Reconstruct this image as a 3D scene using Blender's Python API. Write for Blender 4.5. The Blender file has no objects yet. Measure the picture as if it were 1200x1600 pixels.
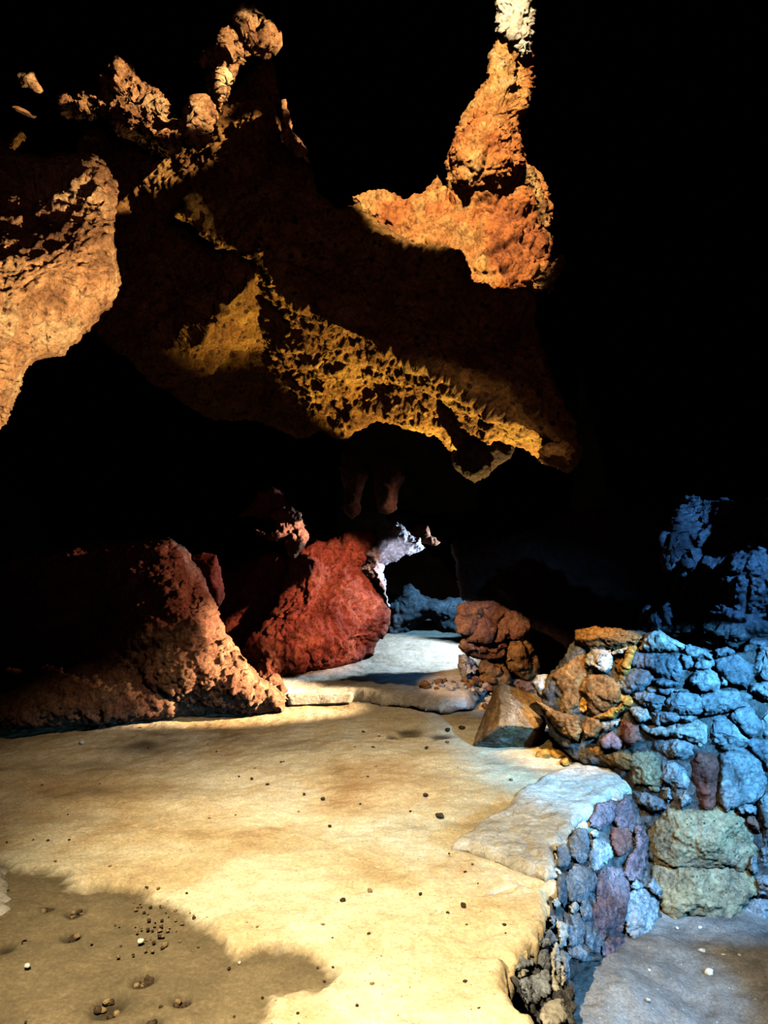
import bpy, bmesh, math, random
import numpy as np
from mathutils import Vector, Matrix

C = bpy.context.scene.collection
F = 1200.0            # focal length in image pixels (1200 x 1600 frame)
CAM_Z = 1.5
random.seed(7)

# ------------------------------------------------------------------ helpers
def P(px, py, d):
    """a point of the place: image direction (px, py) at distance d along +Y"""
    return ((px - 600.0) / F * d, d, CAM_Z - (py - 800.0) / F * d)

def PA(px, py, d):
    return np.stack([(px - 600.0) / F * d, d + 0 * px, CAM_Z - (py - 800.0) / F * d], -1)

def onz(px, py, z=0.0):
    d = (CAM_Z - z) * F / (py - 800.0)
    return ((px - 600.0) / F * d, d)

def _hash(ix, iy, iz, seed):
    h = (ix * 374761393 + iy * 668265263 + iz * 2147483647 + seed * 974634777).astype(np.int64) & 0xffffffff
    h = ((h ^ (h >> 13)) * 1274126177) & 0xffffffff
    h = ((h ^ (h >> 16)) * 2246822519) & 0xffffffff
    return h ^ (h >> 15)

_G = np.array([[1,1,0],[-1,1,0],[1,-1,0],[-1,-1,0],[1,0,1],[-1,0,1],[1,0,-1],[-1,0,-1],
               [0,1,1],[0,-1,1],[0,1,-1],[0,-1,-1],[1,1,0],[-1,1,0],[0,-1,1],[0,-1,-1]], float)

def perlin(p, seed=0):
    i = np.floor(p).astype(np.int64); f = p - i
    u = f * f * f * (f * (f * 6 - 15) + 10)
    r = 0
    for dx in (0, 1):
        wx = u[:, 0] if dx else 1 - u[:, 0]
        for dy in (0, 1):
            wy = u[:, 1] if dy else 1 - u[:, 1]
            for dz in (0, 1):
                wz = u[:, 2] if dz else 1 - u[:, 2]
                g = _G[_hash(i[:, 0] + dx, i[:, 1] + dy, i[:, 2] + dz, seed) & 15]
                r = r + wx * wy * wz * (g[:, 0] * (f[:, 0] - dx) + g[:, 1] * (f[:, 1] - dy) + g[:, 2] * (f[:, 2] - dz))
    return r

def worley(p, seed=0):
    """distance to nearest and second nearest feature point, plus a random value of the nearest cell"""
    i = np.floor(p).astype(np.int64); f = p - i
    f1 = np.full(len(p), 9.0); f2 = np.full(len(p), 9.0); idv = np.zeros(len(p))
    for dx in (-1, 0, 1):
        for dy in (-1, 0, 1):
            for dz in (-1, 0, 1):
                h = _hash(i[:, 0] + dx, i[:, 1] + dy, i[:, 2] + dz, seed)
                qx = (h & 1023) / 1023.0; qy = ((h >> 10) & 1023) / 1023.0; qz = ((h >> 20) & 1023) / 1023.0
                d = np.sqrt((dx + qx - f[:, 0])**2 + (dy + qy - f[:, 1])**2 + (dz + qz - f[:, 2])**2)
                near = d < f1
                f2 = np.where(near, f1, np.minimum(f2, d))
                idv = np.where(near, qx, idv)
                f1 = np.where(near, d, f1)
    return f1, f2, idv

def field(p, layers, seed):
    """sum of noise layers (kind, size in metres, height in metres)"""
    r = np.zeros(len(p))
    for k, (kind, s, a) in enumerate(layers):
        q = p / s + 13.7 * (k + 1)
        sd = seed * 17 + k
        if kind == 'p': r += a * 1.6 * perlin(q, sd)
        elif kind == 'r': r += a * (1 - 2.4 * np.abs(perlin(q, sd)))
        elif kind == 'w':                              # rounded lumps
            f1, f2, _ = worley(q, sd); r += a * (0.55 - f1)
        elif kind == 'b':                              # broken blocks, each with its own level
            f1, f2, v = worley(q, sd); r += a * ((v - .5) * np.clip((f2 - f1) * 6, 0, 1) - .35 * np.exp(-(f2 - f1) * 14))
        elif kind == 'h':                              # scattered pits
            f1, f2, v = worley(q, sd); r -= a * np.clip(1 - f1 / (.2 + .32 * v), 0, 1)**.6 * (v > .35)
        elif kind == 'f':                              # craggy lumps with sharp creases, five octaves
            t = 0; am = 1.0; qq = q
            for o in range(5):
                t = t + am * (np.abs(perlin(qq, sd + 7 * o)) - .22); qq = qq * 2.03 + 5.1; am *= .55
            r += a * 1.7 * t
        elif kind == 's':                              # horizontal strata
            q2 = q.copy(); q2[:, 0] *= .22; q2[:, 1] *= .22; r += a * 1.6 * perlin(q2, sd)
    return r

def mesh_obj(name, v, faces, mat, parent=None, smooth=True, mats=None, fmat=None):
    me = bpy.data.meshes.new(name)
    v = np.asarray(v, np.float32)
    me.vertices.add(len(v)); me.vertices.foreach_set('co', v.ravel())
    tot = sum(len(f) * f.shape[1] for f in faces)
    n = sum(len(f) for f in faces)
    me.loops.add(tot); me.polygons.add(n)
    me.loops.foreach_set('vertex_index', np.concatenate([f.ravel() for f in faces]).astype(np.int32))
    st = []; k = 0
    for f in faces:
        st.append(k + np.arange(len(f)) * f.shape[1]); k += f.size
    me.polygons.foreach_set('loop_start', np.concatenate(st).astype(np.int32))
    me.update(calc_edges=True)
    me.polygons.foreach_set('use_smooth', np.full(n, smooth))
    me.materials.append(mat)
    o = bpy.data.objects.new(name, me); C.objects.link(o)
    if parent is not None:
        o.parent = parent; o.matrix_parent_inverse = parent.matrix_world.inverted()
    return o

def tag(o, label=None, cat=None, group=None, kind=None):
    if label: o['label'] = label
    if cat: o['category'] = cat
    if group: o['group'] = group
    if kind: o['kind'] = kind
    return o

def empty(name, loc, label, cat, group=None, kind=None):
    o = bpy.data.objects.new(name, None); C.objects.link(o)
    o.location = loc; o.empty_display_size = .1
    bpy.context.view_layer.update()
    return tag(o, label, cat, group, kind)

def tps(ctrl):
    c = np.array(ctrl, float); xy = c[:, :2] / 100.0; n = len(c)
    U = lambda r2: np.where(r2 > 0, .5 * r2 * np.log(np.maximum(r2, 1e-12)), 0)
    K = U(((xy[:, None] - xy[None])**2).sum(-1)) + np.eye(n) * .02
    Q = np.hstack([np.ones((n, 1)), xy])
    A = np.block([[K, Q], [Q.T, np.zeros((3, 3))]])
    w = np.linalg.lstsq(A, np.concatenate([c[:, 2], np.zeros(3)]), rcond=None)[0]
    def fn(px, py):
        s = np.shape(px); q = np.stack([np.ravel(px), np.ravel(py)], -1) / 100.0
        r = w[n] + q @ w[n + 1:]
        for k in range(n): r = r + w[k] * U(((q - xy[k])**2).sum(-1))
        return r.reshape(s)
    return fn

def poly_sdf(X, Y, out):
    """signed distance to a closed outline, negative inside"""
    o = np.array(out, float); n = len(o)
    d2 = np.full(X.shape, 1e18); ins = np.zeros(X.shape, bool)
    for k in range(n):
        a = o[k]; b = o[(k + 1) % n]; e = b - a
        wx = X - a[0]; wy = Y - a[1]
        t = np.clip((wx * e[0] + wy * e[1]) / max(e @ e, 1e-12), 0, 1)
        d2 = np.minimum(d2, (wx - e[0] * t)**2 + (wy - e[1] * t)**2)
        if a[1] != b[1]:
            ins ^= ((a[1] > Y) != (b[1] > Y)) & (X < e[0] * (Y - a[1]) / (b[1] - a[1]) + a[0])
    return np.sqrt(d2) * np.where(ins, -1, 1)

def outline_grid(out, step, jag=0, jf=.05, seed=0):
    o = np.array(out, float)
    lo = o.min(0) - 2 * step - jag; hi = o.max(0) + 2 * step + jag
    xs = np.arange(lo[0], hi[0] + step, step); ys = np.arange(lo[1], hi[1] + step, step)
    X, Y = np.meshgrid(xs, ys)
    Xw, Yw = X, Y
    if jag:
        q = np.stack([X.ravel() * jf, Y.ravel() * jf, np.zeros(X.size)], -1)
        sh = X.shape
        Xw = X + jag * (perlin(q, seed + 50) + .6 * perlin(q * 2.7, seed + 51) + .4 * perlin(q * 6, seed + 53)).reshape(sh)
        Yw = Y + jag * (perlin(q + 31.3, seed + 52) + .6 * perlin(q * 2.7 + 9.1, seed + 54) + .4 * perlin(q * 6 + 3.3, seed + 55)).reshape(sh)
    S = poly_sdf(Xw, Yw, out)
    cell = np.minimum(np.minimum(S[:-1, :-1], S[1:, :-1]), np.minimum(S[:-1, 1:], S[1:, 1:])) < 0
    used = np.zeros(S.shape, bool)
    for a in (slice(0, -1), slice(1, None)):
        for b in (slice(0, -1), slice(1, None)):
            used[a, b] |= cell
    gy, gx = np.gradient(S, step)
    g2 = np.maximum(gx * gx + gy * gy, .2)
    edge = used & (S >= 0)
    X = np.where(edge, X - np.clip(S * gx / g2, -step, step), X); Y = np.where(edge, Y - np.clip(S * gy / g2, -step, step), Y)
    idx = np.full(S.shape, -1); idx[used] = np.arange(used.sum())
    q = np.stack([idx[:-1, :-1], idx[:-1, 1:], idx[1:, 1:], idx[1:, :-1]], -1)[cell]
    full = np.zeros(S.shape, bool)                       # interior: all four neighbouring cells present
    full[1:-1, 1:-1] = cell[:-1, :-1] & cell[1:, :-1] & cell[:-1, 1:] & cell[1:, 1:]
    return X[used], Y[used], np.maximum(-S[used], 0), q, ~full[used]

def normals(v, q):
    n = np.cross(v[q[:, 2]] - v[q[:, 0]], v[q[:, 3]] - v[q[:, 1]])
    vn = np.zeros_like(v)
    for k in range(4): np.add.at(vn, q[:, k], n)
    return vn / np.maximum(np.linalg.norm(vn, axis=1, keepdims=True), 1e-9)

def blob(name, out, depth, mat, bulge=.25, thick=.5, w=60, step=3, noise=(), jag=3, jf=.05, seed=1, parent=None, pw=.5, relief=None):
    """a closed rock: outline, distance field, own thickness behind it, noise-broken surface"""
    X, Y, E, q, rim = outline_grid(out, step, jag, jf, seed)
    D = depth(X, Y) if callable(depth) else (np.full(X.shape, float(depth)) if np.isscalar(depth) else tps(depth)(X, Y))
    t = np.clip(E / w, 0, 1); pr = (1 - (1 - t)**2)**pw
    df = D - bulge * pr
    if relief is not None: df = df + relief(X, Y)
    front = PA(X, Y, df); n = normals(front, q)
    flip = (n * front).sum(1).mean() > 0
    if flip: n = -n
    disp = field(front, noise, seed)
    fade = np.clip(E / (w * .25 + 1e-6), .25, 1)
    front = front + n * (disp * fade)[:, None]
    back = PA(X, Y, D + thick * (pr * .9 + .02)) 
    back[rim] = front[rim]
    m = len(X)
    bi = np.where(rim, np.arange(m), -1)
    inner = np.where(~rim)[0]
    bi[inner] = m + np.arange(len(inner))
    v = np.concatenate([front, back[inner]])
    qb = bi[q][:, ::-1]
    keep = (bi[q] >= m).any(1)
    # orient outwards
    fn = np.cross(v[q[:, 2]] - v[q[:, 0]], v[q[:, 3]] - v[q[:, 1]])
    if (fn * (v[q[:, 0]] - np.array([0, 0, CAM_Z]))).sum() > 0: q = q[:, ::-1]; qb = qb[:, ::-1]
    return mesh_obj(name, v, [q, qb[keep]], mat, parent)

def facets(out, amp, n, seed):
    o = np.array(out, float); c = o.mean(0); R = np.abs(o - c).max(0) + 1e-6; rn = random.Random(seed)
    pl = []
    for k in range(n):
        a = 6.283 * (k + rn.uniform(-.3, .3)) / n
        pl.append((rn.uniform(.1, .55) * amp, math.cos(a) * amp * rn.uniform(.5, 1.3), math.sin(a) * amp * rn.uniform(.5, 1.3)))
    def fn(X, Y):
        u = (X - c[0]) / R[0]; v = (Y - c[1]) / R[1]
        h = np.full(np.shape(X), amp * .35)
        for b, gx, gy in pl: h = np.minimum(h, b - gx * u - gy * v)
        return -h
    return fn

# ---------------------------------------------------------------- materials
def rgb(r, g, b):
    f = lambda c: (c / 255 / 12.92) if c / 255 <= .04045 else ((c / 255 + .055) / 1.055)**2.4
    return (f(r), f(g), f(b), 1)

def rock_mat(name, cols, scale=3.0, bump=.35, fine=60.0, rough=.92, spec=.2, speck=None, bdist=.012, mask=None, mcols=None, g0=.22, crack=.6):
    m = bpy.data.materials.new(name); m.use_nodes = True
    N = m.node_tree.nodes; L = m.node_tree.links
    b = N['Principled BSDF']; b.inputs['Roughness'].default_value = rough
    b.inputs['Specular IOR Level'].default_value = spec
    tc = N.new('ShaderNodeTexCoord')
    def noise(s, det=8, ro=.6, dist=0):
        t = N.new('ShaderNodeTexNoise'); t.inputs['Scale'].default_value = s; t.inputs['Detail'].default_value = det
        t.inputs['Roughness'].default_value = ro; t.inputs['Distortion'].default_value = dist
        L.new(tc.outputs['Object'], t.inputs['Vector']); return t.outputs['Fac']
    def ramp(fac, cs, lo=.3, hi=.7):
        r = N.new('ShaderNodeValToRGB'); L.new(fac, r.inputs['Fac'])
        e = r.color_ramp.elements
        while len(e) < len(cs): e.new(.5)
        for k, c in enumerate(cs):
            e[k].position = lo + (hi - lo) * k / max(1, len(cs) - 1); e[k].color = c
        return r.outputs['Color']
    def mix(a, c, fac, mode='MIX'):
        x = N.new('ShaderNodeMix'); x.data_type = 'RGBA'; x.blend_type = mode
        if hasattr(fac, 'is_output'): L.new(fac, x.inputs[0])
        else: x.inputs[0].default_value = fac
        for s, i in ((a, 6), (c, 7)):
            if hasattr(s, 'is_output'): L.new(s, x.inputs[i])
            else: x.inputs[i].default_value = s
        return x.outputs[2]
    col = ramp(noise(scale, 10, .62, .3), cols)
    grain = ramp(noise(fine, 8, .78), [(g0, g0, g0, 1), (1.0, 1.0, 1.0, 1), (1.5, 1.5, 1.5, 1)], .32, .68)
    patch = ramp(noise(fine / 5, 6, .7, .6), [(g0 + .2,) * 3 + (1,), (1.22, 1.22, 1.22, 1)], .32, .66)
    if mask:
        at = N.new('ShaderNodeAttribute'); at.attribute_name = mask
        col2 = ramp(noise(scale * 1.3, 10, .62, .3), mcols)
        col = mix(col, col2, at.outputs['Fac'])
    col = mix(mix(col, patch, .85, 'MULTIPLY'), grain, .95, 'MULTIPLY')
    if crack:
        dn = N.new('ShaderNodeTexNoise'); dn.inputs['Scale'].default_value = scale * 2; dn.inputs['Detail'].default_value = 6
        L.new(tc.outputs['Object'], dn.inputs['Vector'])
        vm = N.new('ShaderNodeVectorMath'); vm.operation = 'MULTIPLY_ADD'; vm.inputs[1].default_value = (.5 / scale,) * 3
        L.new(dn.outputs['Color'], vm.inputs[0]); L.new(tc.outputs['Object'], vm.inputs[2])
        ve = N.new('ShaderNodeTexVoronoi'); ve.feature = 'DISTANCE_TO_EDGE'; ve.inputs['Scale'].default_value = scale * 2.2
        L.new(vm.outputs[0], ve.inputs['Vector'])
        cr = ramp(ve.outputs['Distance'], [(.25, .22, .2, 1), (1, 1, 1, 1)], .004, .03)
        col = mix(col, cr, crack, 'MULTIPLY')
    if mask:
        da = N.new('ShaderNodeAttribute'); da.attribute_name = 'hollow_shade'
        col = mix(col, rgb(44, 36, 26), da.outputs['Fac'])  # dark tone painted into the hollows for missing shade
    if speck:
        v = N.new('ShaderNodeTexVoronoi'); v.inputs['Scale'].default_value = speck[1]
        L.new(tc.outputs['Object'], v.inputs['Vector'])
        r = N.new('ShaderNodeValToRGB'); L.new(v.outputs['Distance'], r.inputs['Fac'])
        r.color_ramp.elements[0].position = speck[2]; r.color_ramp.elements[0].color = (1, 1, 1, 1)
        r.color_ramp.elements[1].position = speck[2] + .06; r.color_ramp.elements[1].color = (0, 0, 0, 1)
        col = mix(col, speck[0], r.outputs['Color'])
    L.new(col, b.inputs['Base Color'])
    bp = N.new('ShaderNodeBump'); bp.inputs['Strength'].default_value = min(1, bump * 1.4); bp.inputs['Distance'].default_value = bdist * 1.6
    L.new(noise(fine * .6, 12, .68), bp.inputs['Height']); L.new(bp.outputs['Normal'], b.inputs['Normal'])
    return m

M = {}
M['basalt'] = rock_mat('unlit_black_basalt', [(.0008, .0007, .0007, 1), (.0016, .0014, .0014, 1), (.003, .0026, .0026, 1)], 2, spec=.02)  # near-black colour stands in for walls that no light reaches
M['brown'] = rock_mat('brown_tuff', [rgb(84, 52, 34), rgb(140, 92, 52), rgb(176, 128, 72)], 3.2, .7, 45, bdist=.02)
M['ochre'] = rock_mat('ochre_tuff', [rgb(96, 60, 36), rgb(166, 118, 60), rgb(200, 158, 84)], 3, .9, 45, bdist=.025, speck=(rgb(66, 42, 26), 13, .2))  # dark specks stand in for shaded pits that the lamp flattens out
M['peach'] = rock_mat('peach_tuff', [rgb(128, 80, 52), rgb(202, 150, 98), rgb(224, 188, 134)], 4, .8, 40, bdist=.022, speck=(rgb(96, 60, 40), 16, .12))
M['orange'] = rock_mat('orange_tuff', [rgb(140, 76, 52), rgb(206, 122, 66), rgb(224, 164, 98), rgb(236, 214, 180)], 1.7, .8, 40, bdist=.025)
M['red'] = rock_mat('red_scoria', [rgb(122, 62, 50), rgb(166, 86, 66), rgb(190, 116, 88)], 3.5, .8, 45, bdist=.02)
M['mound'] = rock_mat('mound_tuff', [rgb(130, 84, 66), rgb(176, 124, 96), rgb(204, 160, 124)], 4, .8, 50, bdist=.02)
M['grey'] = rock_mat('grey_stone', [rgb(120, 120, 122), rgb(170, 170, 172), rgb(200, 200, 200)], 5, .6, 40, bdist=.012)
M['grey2'] = rock_mat('mid_grey_stone', [rgb(96, 98, 104), rgb(140, 144, 150), rgb(180, 184, 190)], 6, .6, 40, bdist=.012)
M['pale'] = rock_mat('pale_stone', [rgb(170, 160, 150), rgb(208, 200, 188), rgb(226, 220, 210)], 5, .5, 40, bdist=.01)
M['pinkstone'] = rock_mat('pink_scoria_stone', [rgb(104, 82, 88), rgb(150, 120, 124), rgb(176, 150, 152)], 7, .8, 45, bdist=.012, speck=(rgb(60, 50, 58), 40, .16))
M['redstone'] = rock_mat('red_stone', [rgb(112, 66, 58), rgb(146, 92, 80), rgb(166, 116, 100)], 6, .6, 40, bdist=.012)
M['yellowstone'] = rock_mat('yellow_stone', [rgb(112, 108, 98), rgb(180, 164, 132), rgb(204, 190, 146)], 6, .8, 40, bdist=.015, speck=(rgb(86, 84, 72), 26, .14))
M['tan'] = rock_mat('tan_stone', [rgb(110, 74, 44), rgb(160, 116, 70), rgb(186, 146, 96)], 6, .6, 40, bdist=.012)
M['ochrestone'] = rock_mat('ochre_stone', [rgb(176, 120, 50), rgb(216, 160, 76), rgb(226, 184, 110)], 6, .6, 40, bdist=.012)
M['boulder'] = rock_mat('tan_grey_boulder', [rgb(120, 88, 58), rgb(172, 136, 96), rgb(206, 190, 172)], 4, .5, 40, bdist=.01)
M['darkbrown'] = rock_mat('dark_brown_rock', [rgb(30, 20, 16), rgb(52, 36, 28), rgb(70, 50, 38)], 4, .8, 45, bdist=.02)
M['mortar'] = rock_mat('mortar', [rgb(66, 64, 64), rgb(116, 112, 110), rgb(150, 146, 142)], 9, .9, 60, bdist=.02)
M['white'] = rock_mat('white_limestone', [rgb(186, 180, 186), rgb(222, 218, 224), rgb(236, 232, 236)], 5, .7, 45, bdist=.015)
M['cap'] = rock_mat('pale_plaster', [rgb(156, 144, 128), rgb(192, 182, 166), rgb(210, 202, 190)], 3, .5, 60, bdist=.007, g0=.6, crack=.35)
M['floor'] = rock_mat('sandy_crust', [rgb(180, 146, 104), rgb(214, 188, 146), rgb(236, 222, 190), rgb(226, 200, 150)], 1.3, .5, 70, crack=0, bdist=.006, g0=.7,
                      speck=(rgb(120, 92, 60), 34, .055), mask='soil', mcols=[rgb(92, 80, 60), rgb(122, 106, 80), rgb(142, 124, 94)])  # masked tone is darker soil plus shadow put into the colour
M['soil'] = rock_mat('grey_soil', [rgb(104, 98, 96), rgb(142, 136, 132), rgb(164, 160, 156)], 3, .6, 80, crack=0, g0=.5, bdist=.008, speck=(rgb(210, 206, 200), 22, .04))
M['passage'] = rock_mat('pale_sand', [rgb(186, 172, 150), rgb(214, 204, 184), rgb(230, 222, 206)], 3, .5, 60, crack=0, bdist=.008, g0=.65)
M['pebble_dark'] = rock_mat('dark_pebble', [rgb(50, 40, 32), rgb(84, 66, 48), rgb(110, 88, 64)], 30, .4, 200, bdist=.003)
M['pebble_tan'] = rock_mat('tan_pebble', [rgb(120, 96, 66), rgb(160, 132, 92), rgb(184, 156, 112)], 30, .4, 200, bdist=.003)
M['pebble_white'] = rock_mat('white_pebble', [rgb(200, 190, 170), rgb(226, 220, 204), rgb(240, 236, 226)], 30, .3, 200, crack=0, g0=.7, bdist=.003)

# ------------------------------------------------------------- cave shell
def sheet(name, o, u, v, nu, nv, mat, layers, seed):
    o, u, v = map(np.array, (o, u, v))
    S, T = np.meshgrid(np.linspace(0, 1, nu), np.linspace(0, 1, nv))
    p = o + S.ravel()[:, None] * u + T.ravel()[:, None] * v
    n = np.cross(u, v); n = n / np.linalg.norm(n)
    p = p + n * field(p, layers, seed)[:, None]
    i = np.arange(nu * nv).reshape(nv, nu)
    q = np.stack([i[:-1, :-1], i[:-1, 1:], i[1:, 1:], i[1:, :-1]], -1).reshape(-1, 4)
    return tag(mesh_obj(name, p, [q], mat), kind='structure')

big = [('p', 2.2, .5), ('w', .9, .25), ('p', .3, .06)]
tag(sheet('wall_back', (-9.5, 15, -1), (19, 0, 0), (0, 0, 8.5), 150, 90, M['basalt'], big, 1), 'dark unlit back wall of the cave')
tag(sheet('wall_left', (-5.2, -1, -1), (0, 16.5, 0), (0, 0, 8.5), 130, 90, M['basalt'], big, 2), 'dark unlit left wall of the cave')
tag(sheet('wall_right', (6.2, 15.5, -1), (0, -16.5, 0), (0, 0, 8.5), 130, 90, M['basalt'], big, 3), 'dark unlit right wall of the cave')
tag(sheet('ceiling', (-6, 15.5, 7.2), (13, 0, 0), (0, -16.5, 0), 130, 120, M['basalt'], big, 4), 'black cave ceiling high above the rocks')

# ------------------------------------------------------------------- floor
Z4 = lambda L: [(780 + u / 4.211, 1220 + v / 4.211) for u, v in L]
rim_px = Z4([(850, 60), (800, 108), (740, 100), (650, 165), (610, 230), (520, 260), (480, 320), (450, 370), (430, 430), (350, 440), (370, 530),
             (380, 640), (350, 670), (300, 690), (340, 740), (320, 800), (290, 880), (230, 950), (190, 1040), (100, 1160), (60, 1150),
             (60, 1200), (70, 1290), (120, 1400), (190, 1490), (250, 1490), (270, 1560), (262, 1600)])
soil_shade_px = [(-60, 1335), (0, 1335), (18, 1345), (35, 1358), (80, 1356), (105, 1362), (125, 1380), (170, 1378), (225, 1382), (232, 1400), (262, 1402), (280, 1412),
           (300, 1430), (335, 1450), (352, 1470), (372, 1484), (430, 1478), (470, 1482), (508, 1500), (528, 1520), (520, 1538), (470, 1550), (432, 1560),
           (420, 1585), (405, 1625), (380, 1720), (-60, 1720)]  # dark ground at lower left: real soil edge and a painted shadow together
floor_xy = [onz(*p) for p in rim_px]
floor_out = floor_xy + [(.5, 1.9), (.5, 1.3), (-4.6, 1.3), (-4.6, 7.2), (1.75, 7.2), (1.75, 4.7), (1.45, 4.5)]
soil_shade_xy = [onz(*p) for p in soil_shade_px]
pits = [(168, 1557, .055, .02), (224, 1520, .04, .018), (284, 1550, .03, .014), (236, 1586, .036, .016), (112, 1450, .035, .014),
        (75, 1410, .025, .01), (118, 1416, .035, .012), (10, 1468, .03, .01), (640, 1145, .09, .012), (615, 1152, .05, .01), (690, 1150, .07, .01)]

cracks = [((764, 1393), (806, 1382), .014, .05), ((812, 1374), (846, 1380), .014, .05), ((748, 1494), (802, 1492), .012, .05), ((675, 1432), (690, 1420), .008, .03),
          ((620, 1592), (700, 1598), .012, .05), ((700, 1109), (765, 1107), .02, .05), ((588, 1158), (650, 1146), .03, .03), ((655, 1158), (690, 1152), .03, .02), ((720, 1470), (790, 1450), .02, .02)]

def plan_slab(name, out, zf, thick, mat, step, jag, jf, seed, layers, edge=.04, *attrs):
    X, Y, E, q, rim = outline_grid(out, step, jag, jf, seed)
    p = np.stack([X, Y, zf(X, Y)], -1)
    drop = edge * (1 - np.clip(E / max(edge * 1.2, 1e-6), 0, 1))**2
    p[:, 2] += field(p, layers, seed) * np.clip(E / .05, .2, 1) - drop
    m = len(X); inner = np.where(~rim)[0]; rimi = np.where(rim)[0]
    low = p.copy(); low[:, 2] = zf(X, Y) - thick + field(p, [('p', .12, .02)], seed + 3)
    v = np.concatenate([p, low])
    # side wall follows the boundary edges
    ed = np.concatenate([q[:, [0, 1]], q[:, [1, 2]], q[:, [2, 3]], q[:, [3, 0]]])
    key = np.sort(ed, 1); _, inv, cnt = np.unique(key, axis=0, return_inverse=True, return_counts=True)
    be = ed[cnt[inv.ravel()] == 1]
    side = np.stack([be[:, 0], be[:, 1], be[:, 1] + m, be[:, 0] + m], -1)
    o = mesh_obj(name, v, [q, (q + m)[:, ::-1], side[:, ::-1]], mat)
    for attr in attrs:
        a = o.data.attributes.new(attr[0], 'FLOAT', 'POINT')
        val = attr[1](X, Y); a.data.foreach_set('value', np.concatenate([val, val]).astype(np.float32))
    return o

def soil_shade_sdf(X, Y):
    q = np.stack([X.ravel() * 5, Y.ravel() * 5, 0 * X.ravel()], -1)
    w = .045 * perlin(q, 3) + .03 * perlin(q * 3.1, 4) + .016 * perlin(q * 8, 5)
    return poly_sdf(X, Y, soil_shade_xy) + w.reshape(X.shape)

def stain_and_shade(X, Y):
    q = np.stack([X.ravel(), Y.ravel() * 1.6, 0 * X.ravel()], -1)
    s = soil_shade_sdf(X, Y)
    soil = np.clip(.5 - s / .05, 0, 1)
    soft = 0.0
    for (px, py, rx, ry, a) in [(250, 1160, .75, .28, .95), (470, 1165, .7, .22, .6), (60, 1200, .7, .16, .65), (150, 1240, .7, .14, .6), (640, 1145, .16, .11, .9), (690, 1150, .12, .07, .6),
                                (420, 1190, .5, .15, .35), (730, 1290, .3, .25, .75), (800, 1210, .45, .3, .8), (740, 1130, .25, .3, .4), (120, 1280, .5, .12, .3), (560, 1210, .5, .2, .15)]:  # the blobs by the angular boulder paint a shaded area into the floor colour
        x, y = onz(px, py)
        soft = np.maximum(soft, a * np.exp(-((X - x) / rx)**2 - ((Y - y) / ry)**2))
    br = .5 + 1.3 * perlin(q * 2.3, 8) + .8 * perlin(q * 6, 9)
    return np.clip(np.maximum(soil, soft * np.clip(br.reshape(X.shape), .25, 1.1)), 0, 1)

def hollow_shade(X, Y):  # darkens each hollow by colour, as overhead light leaves it unshaded
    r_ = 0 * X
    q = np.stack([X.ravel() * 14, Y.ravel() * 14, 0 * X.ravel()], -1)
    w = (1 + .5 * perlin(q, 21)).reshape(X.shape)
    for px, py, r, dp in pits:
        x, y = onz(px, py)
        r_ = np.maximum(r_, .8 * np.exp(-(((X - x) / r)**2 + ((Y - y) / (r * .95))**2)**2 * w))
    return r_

def floor_z(X, Y):
    z = 0 * X
    s = soil_shade_sdf(X, Y)
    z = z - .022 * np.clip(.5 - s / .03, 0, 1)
    for a, b, wd, dp in cracks:
        (ax, ay), (bx, by) = onz(*a), onz(*b)
        t = np.clip(((X - ax) * (bx - ax) + (Y - ay) * (by - ay)) / ((bx - ax)**2 + (by - ay)**2), 0, 1)
        z = z - dp * np.exp(-((X - ax - t * (bx - ax))**2 + (Y - ay - t * (by - ay))**2) / (wd * (1.1 - np.abs(t - .5) * 1.6))**2)
    for px, py, r, dp in pits:
        x, y = onz(px, py)
        z = z - 1.3 * dp * np.exp(-(((X - x) / r)**2 + ((Y - y) / (r * 1.1))**2)**3)
    return z

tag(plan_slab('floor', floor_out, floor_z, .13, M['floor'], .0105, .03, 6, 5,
              [('p', .9, .012), ('p', .25, .008), ('p', .07, .004), ('p', .025, .002)], .03, ('soil', stain_and_shade), ('hollow_shade', hollow_shade)),
    'sandy pale crust floor of the cave with a broken right edge', kind='structure')

# raised pale plaster cap along the right rim
cap_px = Z4([(855, 58), (800, 104), (740, 96), (655, 160), (612, 226), (520, 256), (478, 318), (446, 366), (420, 420), (345, 436), (364, 530), (372, 620)]) + \
    [(850, 1372), (820, 1362), (790, 1352), (760, 1338), (735, 1328), (705, 1322), (728, 1302), (762, 1278), (795, 1262), (802, 1244), (840, 1222), (868, 1208), (905, 1192), (945, 1196), (970, 1215)]
tag(plan_slab('plaster_slab', [onz(*p) for p in cap_px], lambda X, Y: 0 * X + .028, .05, M['cap'], .008, .02, 8, 6,
              [('p', .3, .010), ('b', .16, .010), ('p', .06, .005), ('p', .02, .002)], .03),
    'pale grey plaster slab topping the low rubble wall beside the sandy floor', 'plaster slab', kind='thing')

tag(plan_slab('plaster_patch', [onz(*p) for p in [(-60, 1340), (-10, 1346), (10, 1354), (17, 1372), (13, 1386), (19, 1398), (6, 1406), (14, 1414), (0, 1424), (-60, 1432)]],
              lambda X, Y: 0 * X - .004, .02, M['cap'], .008, .015, 10, 16, [('p', .12, .006), ('p', .03, .003)], .02), 'small whitish plaster patch on the dark soil at the left frame edge', 'plaster patch', kind='thing')

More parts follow.
